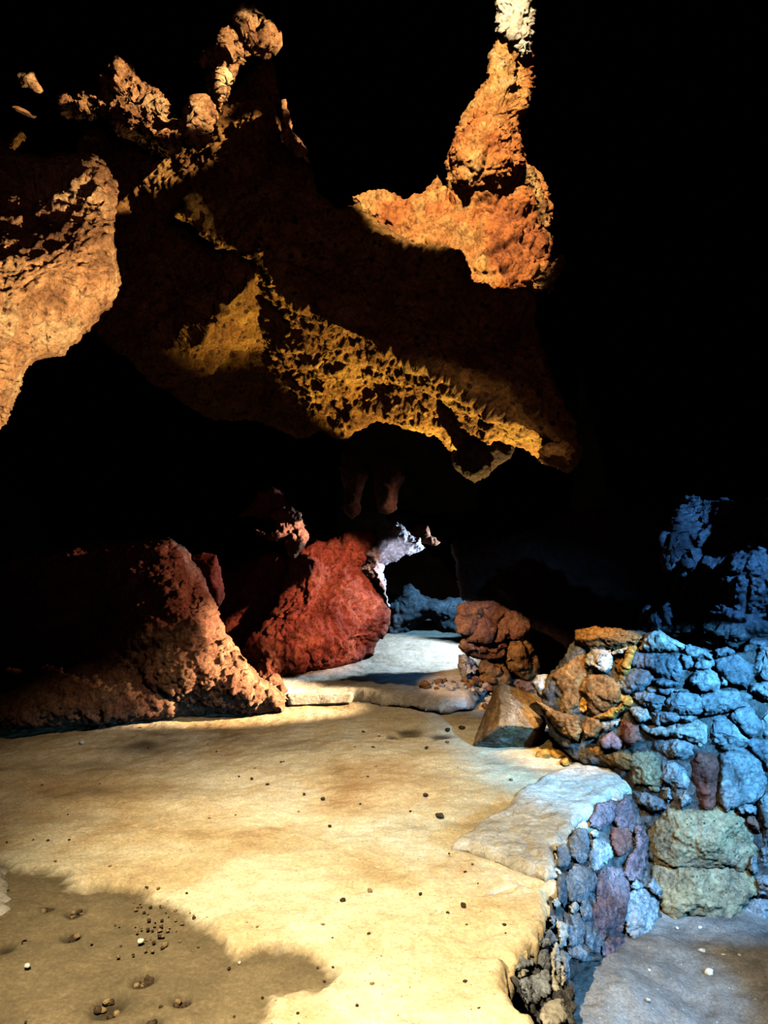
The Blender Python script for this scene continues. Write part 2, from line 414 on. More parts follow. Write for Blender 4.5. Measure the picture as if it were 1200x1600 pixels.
def low_z(X, Y):
    z = -.56 + 0 * X
    z = z + .40 * np.exp(-((X - .52) / .30)**2 - ((Y - 2.25) / .75)**2)
    z = z + .10 * np.exp(-((X - .95) / .25)**2 - ((Y - 3.2) / .5)**2)
    return z
tag(plan_slab('lower_floor', [(.3, 1.2), (.3, 3.2), (.7, 4.1), (1.2, 4.6), (6, 4.6), (6, 1.2)], low_z, .1, M['soil'], .016, 0, 1, 7,
              [('p', .6, .02), ('p', .15, .012), ('p', .05, .006), ('h', .12, .01)], .01), 'grey gritty lower floor at the foot of the stone walls', kind='structure')

# passage floor beyond the threshold
pf = [(430, 1079), (450, 1079), (552, 1077), (575, 1080), (600, 1083), (625, 1084), (650, 1090), (690, 1096), (735, 1092)]
tag(plan_slab('passage_floor', [onz(px, py, .1) for px, py in pf] + [(.95, 6.6), (.95, 10.3), (-1.6, 10.3), (-1.6, 6.3)],
              lambda X, Y: .1 + .012 * np.sin(X * 3) + .03 * np.clip(Y - 7.2, 0, 1), .1, M['passage'], .014, .02, 5, 8,
              [('p', .5, .012), ('p', .12, .006), ('p', .03, .003)], .07), 'pale sand floor of the low passage behind the threshold', kind='structure')
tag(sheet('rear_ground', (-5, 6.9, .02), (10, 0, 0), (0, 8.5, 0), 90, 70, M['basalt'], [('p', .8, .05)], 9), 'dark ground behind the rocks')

# --------------------------------------------------------- rock formations
rough = [('p', .6, .07), ('w', .3, .06), ('r', .14, .022), ('p', .06, .012), ('p', .025, .006)]

def formation(name, label, cat, *a, **k):
    if k.get('parent') is not None:
        return tag(blob(name, *a, **k), label)
    return tag(blob(name, *a, **k), label, cat, kind='thing')

# left hanging boulder
formation('hanging_boulder', 'big pale tan pitted boulder hanging from the upper left, lit warm', 'boulder',
    [(-10, 215), (20, 235), (60, 245), (100, 240), (150, 240), (176, 285), (180, 350), (181, 400), (184, 440), (182, 470), (166, 490), (150, 500), (126, 520), (108, 545),
     (85, 555), (60, 562), (44, 572), (36, 600), (18, 645), (0, 674), (-50, 740), (-180, 720), (-180, 215)],
    [(90, 250, 3.45), (170, 400, 3.25), (90, 400, 3.1), (100, 530, 3.3), (0, 660, 3.1), (0, 500, 2.95), (0, 300, 3.3), (-150, 450, 3.0)],
    M['peach'], bulge=.28, thick=.7, w=70, step=2.2, jag=5,
    noise=[('p', .5, .05), ('h', .3, .10), ('f', .25, .035), ('h', .09, .03), ('f', .06, .008), ('p', .015, .003)], seed=11)

# the great overhang
ridge = np.array([(100, 560), (200, 556), (270, 545), (325, 512), (372, 462), (405, 424), (425, 440), (480, 487), (560, 525), (640, 560), (700, 588), (760, 628), (820, 668), (900, 705), (960, 730)], float)
def over_d(px, py):
    s = py - np.interp(px, ridge[:, 0], ridge[:, 1])
    base = np.interp(px, [100, 300, 420, 700, 900], [4.75, 4.62, 4.5, 4.42, 4.4])
    up = np.interp(-s, [0, 120, 400], [0, .26, .75])
    lo = np.interp(s, [0, 60, 300], [0, .48, 2.0])
    return base + np.where(s < 0, up, lo)
overhang = formation('rock_overhang', 'huge brown rock overhang across the middle with an ochre lit underside', 'rock overhang',
    [(100, 260), (130, 200), (200, 196), (260, 224), (312, 196), (340, 168), (372, 130), (400, 92), (420, 76), (430, 110), (440, 165), (458, 215), (487, 262), (496, 300), (530, 322), (560, 318), (600, 348),
     (650, 380), (720, 396), (738, 440), (780, 455), (830, 452), (842, 520), (870, 600), (902, 660), (908, 715), (890, 735), (850, 725), (815, 702), (780, 690), (740, 700), (700, 705),
     (680, 684), (640, 668), (590, 660), (560, 672), (540, 690), (500, 672), (462, 690), (440, 672), (400, 660), (330, 655), (280, 625), (240, 600), (200, 560), (165, 540), (120, 500), (100, 400)],
    over_d, M['ochre'], bulge=.12, thick=.55, w=40, step=1.8, jag=5, jf=.04,
    noise=[('p', .55, .06), ('h', .34, .07), ('f', .3, .035), ('h', .12, .06), ('f', .08, .018), ('h', .05, .024), ('p', .02, .005)], seed=12)

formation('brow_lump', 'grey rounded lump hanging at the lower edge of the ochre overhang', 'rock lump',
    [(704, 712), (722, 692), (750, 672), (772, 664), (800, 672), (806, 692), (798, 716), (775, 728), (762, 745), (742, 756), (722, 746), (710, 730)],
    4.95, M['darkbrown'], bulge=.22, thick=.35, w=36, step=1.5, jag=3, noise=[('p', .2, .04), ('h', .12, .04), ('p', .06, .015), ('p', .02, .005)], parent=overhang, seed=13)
formation('brow_tip', 'small dark brown knob at the right tip of the overhang', 'rock lump',
    [(838, 706), (862, 692), (890, 688), (906, 704), (906, 724), (888, 742), (866, 730), (845, 722)],
    4.35, M['brown'], bulge=.16, thick=.25, w=24, step=1.5, jag=3, noise=[('p', .15, .03), ('h', .1, .03), ('p', .04, .01)], parent=overhang, seed=14)

# knobbly ledge and peak above
knob = [('p', .45, .08), ('w', .2, .14), ('w', .09, .05), ('h', .1, .05), ('r', .05, .015), ('p', .025, .006)]
formation('knobbly_ledge', 'knobbly tan rock ledge catching light in the upper left dark', 'rock ledge',
    [(92, 150), (120, 140), (150, 140), (160, 115), (185, 92), (205, 100), (220, 125), (250, 140), (268, 165), (262, 185), (290, 190), (315, 165), (332, 165), (338, 185), (322, 205),
     (318, 218), (280, 232), (262, 250), (230, 238), (200, 218), (180, 200), (150, 185), (120, 190), (98, 185)],
    4.72, M['peach'], bulge=.38, thick=.4, w=40, step=1.6, jag=5, jf=.07, noise=[('p', .45, .08), ('w', .2, .18), ('f', .14, .05), ('h', .1, .07), ('p', .025, .008)], parent=overhang, seed=15)
formation('jagged_crest', 'jagged tan crest rising to a point in the upper left', 'rock crest',
    [(304, 96), (330, 78), (345, 56), (370, 46), (398, 26), (412, 34), (424, 62), (410, 76), (392, 82), (375, 100), (362, 120), (358, 140), (352, 158), (346, 174), (334, 160), (320, 130), (326, 108)],
    4.95, M['peach'], bulge=.34, thick=.35, w=26, step=1.4, jag=4, jf=.08, noise=[('p', .3, .06), ('w', .14, .12), ('h', .14, .10), ('f', .08, .03), ('p', .025, .008)], parent=overhang, seed=16)
formation('edge_flake', 'narrow bright rock flake on the edge beside the black chimney', 'rock flake',
    [(438, 158), (446, 156), (454, 190), (456, 208), (472, 222), (482, 244), (486, 262), (474, 250), (462, 246), (448, 230), (436, 214), (442, 200)],
    4.68, M['peach'], bulge=.14, thick=.2, w=12, step=1.2, jag=2.5, jf=.1, noise=[('w', .1, .05), ('p', .04, .015), ('p', .02, .006)], parent=overhang, seed=17)
formation('perched_rock', 'small pale angular rock alone in the dark at upper left', 'rock',
    [(23, 115), (38, 114), (52, 112), (60, 128), (67, 142), (62, 147), (46, 138), (32, 136), (30, 124)],
    4.6, M['peach'], bulge=.12, thick=.15, w=14, step=1.2, jag=1.5, noise=[('p', .1, .02), ('p', .03, .005)], seed=18)
formation('rock_splinter', 'thin slanting rock splinter below the small pale rock at upper left', 'rock',
    [(18, 166), (28, 165), (44, 174), (58, 182), (54, 185), (38, 180), (24, 173)],
    4.6, M['peach'], bulge=.08, thick=.1, w=6, step=1, jag=1, noise=[('p', .06, .01), ('p', .02, .004)], seed=19)
formation('ridged_outcrop', 'small ridged rock knob at the left frame edge above the boulder', 'rock',
    [(-30, 205), (-5, 214), (8, 222), (16, 212), (22, 206), (36, 210), (30, 228), (20, 240), (4, 238), (-30, 244)],
    4.2, M['peach'], bulge=.14, thick=.2, w=12, step=1.2, jag=2.5, noise=[('w', .1, .05), ('p', .03, .008)], seed=20)
formation('rock_fin', 'thin broken brown fin running down from the ledge to the ochre overhang', 'rock fin',
    [(268, 332), (284, 326), (288, 304), (300, 293), (318, 312), (332, 334), (334, 356), (352, 374), (378, 396), (400, 388), (412, 392), (410, 404), (418, 424), (432, 446), (420, 452), (408, 418), (392, 406), (364, 390),
     (338, 388), (318, 370), (296, 350), (276, 340)],
    4.28, M['ochre'], bulge=.16, thick=.3, w=16, step=1.4, jag=3, jf=.08, noise=[('w', .12, .06), ('h', .1, .04), ('p', .04, .012), ('p', .02, .005)], parent=overhang, seed=21)
formation('face_flake', 'small tan flake on the dark face left of the ochre overhang', 'rock',
    [(211, 474), (222, 468), (236, 466), (234, 482), (224, 498), (218, 508), (212, 498)],
    4.75, M['peach'], bulge=.1, thick=.12, w=10, step=1, jag=1.5, noise=[('p', .08, .015), ('p', .02, .004)], parent=overhang, seed=22)

# orange rock wall, upper right
column = formation('orange_rock_column', 'tall orange and cream rock column narrowing upward in the upper right', 'rock column',
    [(770, -140), (838, -140), (834, 40), (834, 95), (838, 130), (824, 170), (812, 205), (822, 250), (845, 268), (856, 300), (858, 360), (864, 420), (858, 450), (830, 470), (720, 460), (640, 400),
     (556, 350), (553, 308), (600, 300), (640, 312), (668, 300), (682, 275), (700, 300), (698, 245), (712, 205), (735, 160), (760, 120), (766, 85), (778, 60)],
    [(800, 0, 6.05), (780, 150, 5.95), (760, 260, 5.85), (740, 310, 5.9), (620, 340, 5.95), (800, 400, 5.7), (850, 350, 5.95)],
    M['orange'], bulge=.25, thick=.8, w=50, step=1.8, jag=4, jf=.06,
    noise=[('p', .6, .08), ('s', .22, .06), ('b', .28, .10), ('f', .22, .07), ('h', .12, .05), ('f', .06, .018), ('p', .014, .003)], seed=23)
formation('jutting_block', 'reddish rock block jutting over the ledge of the orange column', 'rock block',
    [(700, 236), (716, 208), (732, 190), (770, 176), (800, 190), (812, 215), (822, 252), (800, 286), (770, 296), (730, 300), (706, 284)],
    5.72, M['orange'], bulge=.3, thick=.5, w=40, step=1.6, jag=4, jf=.06, noise=[('s', .2, .07), ('b', .25, .09), ('f', .15, .04), ('p', .04, .012), ('p', .015, .004)], parent=column, seed=24)
formation('ragged_splinter', 'thin ragged grey splinter on the right edge of the orange column', 'rock splinter',
    [(818, 270), (832, 260), (842, 280), (850, 300), (858, 330), (860, 380), (864, 410), (880, 400), (886, 410), (872, 430), (858, 462), (850, 420), (846, 360), (834, 330), (824, 300)],
    5.8, M['tan'], bulge=.14, thick=.25, w=14, step=1.4, jag=4, jf=.09, noise=[('w', .12, .06), ('p', .04, .015), ('p', .02, .006)], parent=column, seed=25)

formation('pale_top', 'cream white top of the orange column', '',
    [(768, -130), (840, -130), (836, 40), (832, 84), (816, 96), (804, 74), (790, 64), (774, 50), (776, 10)],
    5.92, M['cap'], bulge=.22, thick=.3, w=26, step=1.6, jag=3, jf=.08, noise=[('b', .2, .06), ('f', .12, .04), ('p', .03, .008)], parent=column, seed=29)
# stalactites under the brow
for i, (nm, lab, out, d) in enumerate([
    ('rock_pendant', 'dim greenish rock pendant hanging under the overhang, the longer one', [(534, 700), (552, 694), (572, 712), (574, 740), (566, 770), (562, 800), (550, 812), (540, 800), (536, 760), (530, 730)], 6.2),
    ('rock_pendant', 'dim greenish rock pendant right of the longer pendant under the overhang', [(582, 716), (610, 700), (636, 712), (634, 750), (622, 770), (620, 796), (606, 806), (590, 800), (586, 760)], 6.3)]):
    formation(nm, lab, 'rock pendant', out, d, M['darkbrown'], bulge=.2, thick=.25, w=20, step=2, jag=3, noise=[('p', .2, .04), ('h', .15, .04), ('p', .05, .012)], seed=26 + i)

# red buttress and its head
buttress = formation('red_buttress', 'rust red rock buttress left of the passage opening', 'rock buttress',
    [(380, 1000), (400, 985), (425, 960), (436, 930), (446, 900), (452, 875), (470, 850), (486, 840), (510, 846), (535, 838), (570, 832), (590, 828), (594, 842), (574, 866), (560, 884), (570, 902), (588, 926), (608, 955), (606, 985),
     (590, 1005), (582, 1024), (560, 1034), (520, 1044), (480, 1052), (440, 1066), (400, 1080), (370, 1060)],
    [(390, 1040, 6.75), (440, 930, 7.0), (480, 860, 7.25), (560, 850, 7.55), (600, 960, 7.4), (520, 960, 6.95), (450, 1050, 6.7), (570, 1030, 7.3)],
    M['red'], bulge=.25, thick=.8, w=45, step=1.6, jag=4, jf=.06, noise=[('p', .5, .10), ('f', .35, .07), ('h', .2, .05), ('f', .08, .018), ('p', .014, .004)], seed=31)
formation('knotted_head', 'pale pink knotted rock head on top of the red buttress', 'rock head',
    [(394, 824), (412, 832), (426, 836), (432, 814), (420, 808), (424, 796), (440, 790), (456, 794), (472, 802), (476, 822), (484, 840), (470, 862), (458, 872), (448, 862), (446, 842), (430, 846), (408, 838)],
    6.9, M['mound'], bulge=.16, thick=.3, w=14, step=1.2, jag=2.5, jf=.09, noise=[('w', .12, .06), ('p', .05, .02), ('p', .02, .007)], parent=buttress, seed=32)
formation('red_gable', 'dark red slanting rock behind the pink head of the buttress', 'rock',
    [(368, 808), (390, 790), (404, 768), (425, 758), (446, 772), (462, 796), (448, 806), (420, 812), (396, 806)],
    7.3, M['red'], bulge=.14, thick=.4, w=20, step=1.4, jag=2.5, noise=[('p', .2, .04), ('w', .08, .02), ('p', .03, .008)], parent=buttress, seed=33)
formation('shadowed_flank', 'shadowed red rock flank left of the red buttress', 'rock',
    [(340, 900), (372, 884), (400, 870), (430, 860), (452, 868), (446, 905), (434, 940), (420, 968), (390, 1000), (360, 1010), (340, 980)],
    7.5, M['red'], bulge=.2, thick=.6, w=30, step=2, jag=4, noise=[('p', .3, .06), ('w', .12, .03), ('p', .04, .012)], parent=buttress, seed=34)
formation('white_arch', 'white lit curved rock rim at the top left of the passage opening', 'rock arch',
    [(568, 868), (584, 852), (598, 838), (606, 826), (618, 816), (630, 822), (640, 836), (656, 842), (664, 856), (650, 866), (630, 870), (612, 878), (600, 884), (598, 896), (604, 912), (604, 926), (610, 948), (604, 950), (596, 920), (584, 904), (570, 900), (562, 888), (574, 880)],
    7.40, M['white'], bulge=.22, thick=.5, w=22, step=1.3, jag=3, jf=.09, noise=[('p', .2, .03), ('f', .1, .02), ('p', .02, .005)], parent=buttress, seed=35)
formation('arch_lump', 'small dark knob on the right of the white arch rim', 'rock',
    [(640, 832), (654, 820), (668, 824), (674, 838), (690, 846), (684, 852), (664, 850), (648, 842)],
    7.5, M['mound'], bulge=.1, thick=.3, w=10, step=1.2, jag=2.5, noise=[('w', .1, .05), ('p', .03, .01)], parent=buttress, seed=36)
formation('tunnel_boulder', 'blue lit rock deep inside the passage', 'boulder',
    [(590, 1045), (598, 1000), (606, 945), (622, 932), (640, 914), (660, 932), (690, 938), (722, 932), (740, 940), (740, 985), (716, 990), (692, 988), (670, 968), (642, 985), (624, 1010), (614, 1045)],
    8.9, M['grey2'], bulge=.3, thick=.6, w=30, step=1.5, jag=3, noise=[('p', .3, .06), ('w', .15, .04), ('p', .05, .015)], seed=37)
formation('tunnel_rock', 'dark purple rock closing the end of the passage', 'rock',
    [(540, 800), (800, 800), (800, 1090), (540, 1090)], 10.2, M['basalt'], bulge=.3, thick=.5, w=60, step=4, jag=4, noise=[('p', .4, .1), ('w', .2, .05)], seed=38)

# mound and low ledge, left
mound = formation('rock_mound', 'rough reddish rock mound with a pale sunlit right flank rising from the sandy floor', 'rock mound',
    [(-60, 1060), (-60, 880), (60, 862), (140, 845), (200, 842), (240, 836), (268, 840), (288, 856), (302, 880), (318, 905), (332, 935), (344, 965), (362, 1000), (384, 1030), (410, 1058), (436, 1072), (450, 1092), (446, 1112), (400, 1116), (340, 1116), (300, 1122), (200, 1128), (0, 1140)],
    [(0, 880, 6.4), (220, 860, 6.2), (290, 900, 6.1), (340, 1000, 5.95), (300, 1000, 5.85), (440, 1100, 5.85), (300, 1110, 5.75), (200, 1000, 5.95), (100, 980, 6.1), (150, 1110, 5.8), (0, 1100, 5.8)],
    M['mound'], bulge=.4, thick=.5, w=80, step=1.8, jag=4, jf=.06,
    noise=[('p', .5, .07), ('f', .3, .06), ('w', .11, .03), ('f', .07, .02), ('p', .02, .006)], seed=41)
formation('red_shoulder', 'small red rock shoulder behind the mound beside the dark gap', 'rock',
    [(296, 870), (318, 862), (340, 868), (346, 895), (350, 930), (340, 950), (320, 920)],
    6.5, M['red'], bulge=.15, thick=.35, w=20, step=1.8, jag=3, noise=[('p', .2, .04), ('w', .08, .025), ('p', .03, .008)], parent=mound, seed=42)
formation('low_ledge', 'low rounded brown ledge at the foot of the mound on the left', 'rock ledge',
    [(-60, 1060), (0, 1048), (40, 1030), (58, 1018), (80, 1024), (120, 1020), (180, 1028), (220, 1036), (250, 1058), (282, 1080), (292, 1100), (270, 1120), (210, 1126), (150, 1132), (60, 1138), (0, 1142), (-60, 1150)],
    [(0, 1100, 5.3), (200, 1100, 5.45), (280, 1100, 5.6), (100, 1030, 5.7), (240, 1050, 5.65)],
    M['mound'], bulge=.22, thick=.6, w=50, step=1.8, jag=3, noise=[('p', .4, .05), ('f', .2, .04), ('h', .12, .04), ('f', .06, .012), ('p', .02, .004)], seed=43)
formation('ledge_cobble', 'pale cobble sitting on the low brown ledge at the left', 'cobble',
    [(54, 1012), (62, 1000), (72, 998), (80, 1008), (78, 1022), (66, 1028), (56, 1024)],
    5.7, M['mound'], bulge=.07, thick=.08, w=10, step=1, jag=1, noise=[('p', .06, .01), ('p', .02, .003)], seed=44)

# pillar right of the opening
pil = [('p', .3, .05), ('b', .22, .06), ('w', .12, .03), ('p', .05, .012), ('p', .02, .005)]
pr = empty('stone_pillar', P(775, 1080, 6.5), 'brown rubble stone pillar on the right side of the passage opening', 'stone pillar', kind='thing')
for out, m, sd in [
    ([(714, 946), (728, 938), (770, 940), (806, 956), (826, 972), (830, 996), (818, 1002), (790, 996), (760, 1000), (722, 996), (712, 972)], 'mound', 51),
    ([(722, 1000), (760, 1002), (790, 1000), (794, 1014), (788, 1030), (756, 1034), (728, 1024), (716, 1012)], 'mound', 52),
    ([(796, 1004), (822, 998), (836, 1014), (846, 1034), (844, 1054), (826, 1064), (800, 1052), (788, 1034)], 'tan', 53),
    ([(716, 1022), (730, 1022), (742, 1032), (752, 1046), (744, 1060), (722, 1060), (714, 1044)], 'pale', 54),
    ([(752, 1036), (788, 1034), (800, 1056), (796, 1072), (770, 1080), (752, 1064)], 'tan', 55),
    ([(796, 1060), (826, 1066), (846, 1060), (850, 1084), (820, 1100), (796, 1090)], 'mound', 56)]:
    blob('pillar_stone', out, 6.42, M[m], bulge=.14, thick=.25, w=16, step=1.4, jag=2, jf=.08, noise=pil, seed=sd, parent=pr)
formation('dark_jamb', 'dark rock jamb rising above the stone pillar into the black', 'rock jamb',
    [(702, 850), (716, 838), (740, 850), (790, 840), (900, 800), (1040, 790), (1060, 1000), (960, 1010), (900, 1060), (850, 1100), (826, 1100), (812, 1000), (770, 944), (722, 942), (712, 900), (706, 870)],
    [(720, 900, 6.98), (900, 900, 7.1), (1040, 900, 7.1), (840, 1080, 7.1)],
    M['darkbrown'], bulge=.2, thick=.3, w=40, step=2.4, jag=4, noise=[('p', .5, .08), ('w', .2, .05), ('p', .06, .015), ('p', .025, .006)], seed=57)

# blue rock, upper right
formation('blue_rock', 'dark pitted rock lit blue above the stone wall at right', 'rock face',
    [(1010, 950), (1050, 930), (1060, 860), (1050, 800), (1070, 772), (1100, 774), (1140, 782), (1180, 786), (1240, 775), (1330, 760), (1330, 1050), (1160, 1040), (1110, 1000), (1060, 990), (1010, 975)],
    [(1020, 960, 5.2), (1080, 800, 5.08), (1200, 800, 4.8), (1200, 1000, 4.75), (1120, 940, 4.95)],
    M['grey2'], bulge=.2, thick=.25, w=40, step=1.6, jag=10, jf=.035, noise=[('p', .45, .2), ('b', .26, .14), ('h', .3, .14), ('f', .2, .06), ('h', .1, .04), ('f', .06, .014)], seed=61)

# ---------------------------------------------------------- masonry
def mas_d(px, py):
    return np.interp(px, [790, 860, 985, 1060, 1200, 1300], [4.66, 4.42, 4.1, 3.95, 3.92, 3.95]) + (1440 - py) * .0006
Z1 = lambda L: [(940 + u / 4.615, 960 + v / 4.615) for u, v in L]
Z2 = lambda L: [(940 + u / 4.615, 1180 + v / 4.615) for u, v in L]
Z3 = lambda L: [(720 + u / 4.0, 960 + v / 4.0) for u, v in L]
wall = empty('stone_wall', P(1060, 1445, 3.9), 'rough mortared stone wall lit blue at the right, orange at its left end', 'stone wall', kind='thing')
stones = [
 (Z1([(300, 240), (330, 140), (430, 125), (500, 170), (590, 215), (600, 260), (480, 265), (350, 255)]), 'pale'),
 (Z1([(590, 265), (640, 225), (740, 255), (790, 290), (790, 325), (700, 340), (640, 310)]), 'grey'),
 (Z1([(215, 370), (245, 240), (330, 275), (440, 290), (570, 290), (585, 380), (570, 440), (540, 480), (440, 450), (350, 410)]), 'grey2'),
 (Z1([(580, 280), (640, 310), (660, 360), (600, 400), (590, 350)]), 'grey'),
 (Z1([(120, 520), (160, 420), (220, 395), (330, 410), (370, 460), (350, 510), (280, 545), (190, 550)]), 'grey2'),
 (Z1([(370, 470), (450, 460), (540, 485), (560, 510), (480, 520), (400, 510)]), 'grey2'),
 (Z1([(640, 480), (680, 400), (760, 390), (830, 430), (845, 500), (800, 545), (720, 545), (660, 510)]), 'grey'),
 (Z1([(680, 340), (800, 335), (820, 380), (760, 385), (690, 390)]), 'grey'),
 (Z1([(830, 340), (900, 320), (990, 310), (1080, 370), (1085, 440), (1040, 530), (1000, 500), (930, 490), (860, 420)]), 'grey2'),
 (Z1([(870, 430), (910, 430), (930, 480), (900, 520), (865, 500)]), 'grey'),
 (Z1([(470, 640), (520, 580), (620, 570), (700, 600), (730, 660), (700, 710), (590, 720), (500, 700)]), 'grey'),
 (Z1([(720, 600), (830, 560), (960, 560), (1060, 590), (1040, 650), (960, 680), (860, 700), (760, 720), (720, 680)]), 'grey'),
 (Z1([(230, 570), (330, 560), (450, 590), (470, 640), (480, 690), (380, 700), (300, 650), (240, 620)]), 'grey'),
 (Z1([(330, 530), (450, 510), (560, 540), (610, 560), (520, 570), (450, 580), (340, 555)]), 'grey'),
 (Z1([(370, 710), (500, 710), (550, 740), (520, 780), (420, 800), (370, 770)]), 'grey'),
 (Z1([(560, 740), (620, 725), (680, 735), (660, 775), (580, 785)]), 'grey'),
 (Z1([(290, 800), (420, 805), (560, 792), (680, 765), (740, 805), (735, 900), (700, 945), (600, 895), (480, 875), (380, 865)]), 'pale'),
 (Z1([(370, 930), (400, 880), (500, 890), (600, 920), (690, 960), (650, 1030), (580, 1045), (490, 1030), (420, 990)]), 'grey'),
 (Z1([(790, 740), (920, 740), (1000, 800), (1065, 880), (1050, 940), (960, 970), (880, 970), (800, 950), (785, 850)]), 'grey'),
 (Z1([(990, 700), (1060, 660), (1110, 740), (1130, 800), (1100, 850), (1070, 870), (1005, 795), (940, 740)]), 'grey'),
 (Z1([(60, 600), (130, 565), (200, 570), (225, 640), (190, 680), (140, 690)]), 'ochrestone'),
 (Z1([(200, 690), (260, 670), (320, 690), (350, 750), (300, 770), (230, 730)]), 'pale'),
 (Z1([(1110, 760), (1200, 680), (1300, 690), (1300, 900), (1180, 900), (1130, 830)]), 'grey'),
 (Z1([(1100, 370), (1150, 250), (1300, 250), (1300, 480), (1180, 490), (1120, 440)]), 'grey'),
 (Z1([(1080, 500), (1200, 490), (1300, 490), (1300, 620), (1190, 620), (1080, 560)]), 'grey'),
 (Z1([(820, 260), (900, 240), (960, 270), (900, 300), (830, 310)]), 'grey2'),
 (Z1([(1090, 900), (1180, 910), (1300, 910), (1300, 1010), (1200, 1120), (1150, 1060), (1060, 950)]), 'grey2'),
 (Z2([(650, 70), (690, 0), (800, 0), (850, 60), (856, 200), (830, 320), (780, 380), (720, 360), (680, 300), (660, 180)]), 'redstone'),
 (Z2([(868, 20), (1000, -40), (1120, 20), (1180, 100), (1190, 250), (1120, 310), (1000, 340), (910, 385), (868, 330), (866, 150)]), 'grey'),
 (Z2([(430, 60), (520, 50), (600, 100), (630, 170), (610, 240), (540, 270), (500, 220), (430, 190)]), 'grey'),
 (Z2([(200, 60), (240, 0), (330, -20), (410, 20), (420, 170), (400, 270), (330, 220), (240, 180)]), 'yellowstone'),
 (Z2([(550, 290), (600, 250), (650, 300), (640, 340), (580, 380)]), 'grey'),
 (Z2([(430, 220), (490, 240), (510, 310), (480, 350), (440, 300)]), 'grey'),
 (Z2([(240, 280), (320, 270), (440, 320), (450, 390), (360, 395), (270, 350)]), 'grey2'),
 (Z2([(370, 520), (400, 430), (520, 400), (640, 410), (700, 420), (800, 400), (900, 400), (980, 460), (1030, 540), (1110, 660), (1050, 760), (990, 820), (880, 790), (720, 830), (560, 810), (420, 790), (400, 700)]), 'yellowstone'),
 (Z2([(400, 830), (470, 806), (700, 838), (880, 800), (1000, 830), (1100, 870), (1100, 960), (1030, 1020), (960, 1140), (880, 1210), (780, 1210), (700, 1170), (640, 1150), (560, 1215), (510, 1180), (470, 1080), (440, 960)]), 'yellowstone'),
 (Z2([(1040, 460), (1090, 430), (1150, 520), (1140, 560), (1080, 530)]), 'redstone'),
 (Z2([(1060, 760), (1100, 720), (1135, 830), (1090, 860), (1050, 820)]), 'grey'),
 (Z2([(1115, 880), (1300, 840), (1300, 1030), (1120, 1030)]), 'grey2'),
 (Z2([(970, 1180), (1080, 1050), (1300, 1045), (1300, 1250), (1080, 1230)]), 'grey2'),
 (Z2([(960, 380), (1050, 330), (1120, 390), (1100, 430), (1000, 430)]), 'grey'),
 (Z2([(1130, 340), (1200, 260), (1300, 240), (1300, 480), (1180, 510), (1150, 430)]), 'grey'),
 (Z2([(1170, 540), (1300, 500), (1300, 830), (1140, 830), (1125, 700)]), 'grey2'),
 (Z3([(740, 110), (850, 85), (1000, 95), (1120, 130), (1110, 190), (950, 230), (820, 215), (740, 170)]), 'tan'),
 (Z3([(780, 300), (820, 225), (930, 235), (945, 330), (900, 370), (800, 340)]), 'pale'),
 (Z3([(930, 240), (1050, 200), (1072, 214), (960, 262)]), 'pale'),
 (Z3([(1000, 390), (1048, 225), (1085, 215), (1025, 400)]), 'ochrestone'),
 (Z3([(950, 265), (1035, 242), (1005, 380), (955, 370)]), 'tan'),
 (Z3([(560, 390), (640, 340), (700, 250), (760, 240), (790, 330), (800, 400), (760, 470), (740, 520), (700, 600), (620, 600), (640, 480)]), 'tan'),
 (Z3([(750, 480), (800, 390), (900, 390), (990, 450), (990, 540), (930, 600), (830, 640), (800, 590), (790, 510)]), 'tan'),
 (Z3([(715, 600), (750, 510), (790, 520), (800, 600), (760, 620)]), 'ochrestone'),
 (Z3([(840, 640), (930, 590), (1010, 560), (1010, 600), (960, 650), (870, 655)]), 'ochrestone'),
 (Z3([(750, 720), (790, 650), (860, 650), (880, 710), (850, 760), (780, 780)]), 'tan'),
 (Z3([(865, 665), (1000, 645), (970, 705), (900, 735)]), 'pale'),
 (Z3([(870, 800), (940, 740), (1000, 790), (980, 830), (900, 815)]), 'pinkstone'),
 (Z3([(1010, 665), (1100, 700), (1120, 780), (1060, 820), (1000, 760)]), 'redstone'),
 (Z3([(480, 545), (600, 612), (720, 640), (740, 720), (720, 780), (640, 750), (580, 690), (550, 640)]), 'tan'),
 (Z3([(790, 830), (900, 830), (1010, 850), (1090, 900), (1090, 1000), (1000, 980), (880, 920)]), 'tan'),
]
chip = [('p', .2, .018), ('b', .09, .010), ('f', .07, .010), ('p', .02, .003)]
odd = {'redstone': 'dull red stone', 'yellowstone': 'greenish yellow stone', 'pinkstone': 'purple pink stone', 'ochrestone': 'bright ochre stone', 'tan': 'orange brown stone', 'cap': 'cream plaster lump', 'pale': 'pale stone'}
for k, (out, m) in enumerate(stones):
    o = np.array(out); o = out = (o - o.mean(0)) * 1.14 + o.mean(0); size = np.sqrt(abs(np.sum(o[:, 0] * np.roll(o[:, 1], -1) - o[:, 1] * np.roll(o[:, 0], -1)) / 2))
    dj = random.uniform(-.03, .03)
    st = blob('stone', out, lambda X, Y, dj=dj: mas_d(X, Y) + dj, M[m], bulge=.05, thick=.16, w=max(4, min(12, size * .2)), step=1.2 if size < 60 else 1.6,
         jag=2.2, jf=.08, noise=chip, seed=100 + k, parent=wall, pw=.5, relief=facets(out, .02 + size * .0007, 5, k))
    tag(st, odd.get(m))
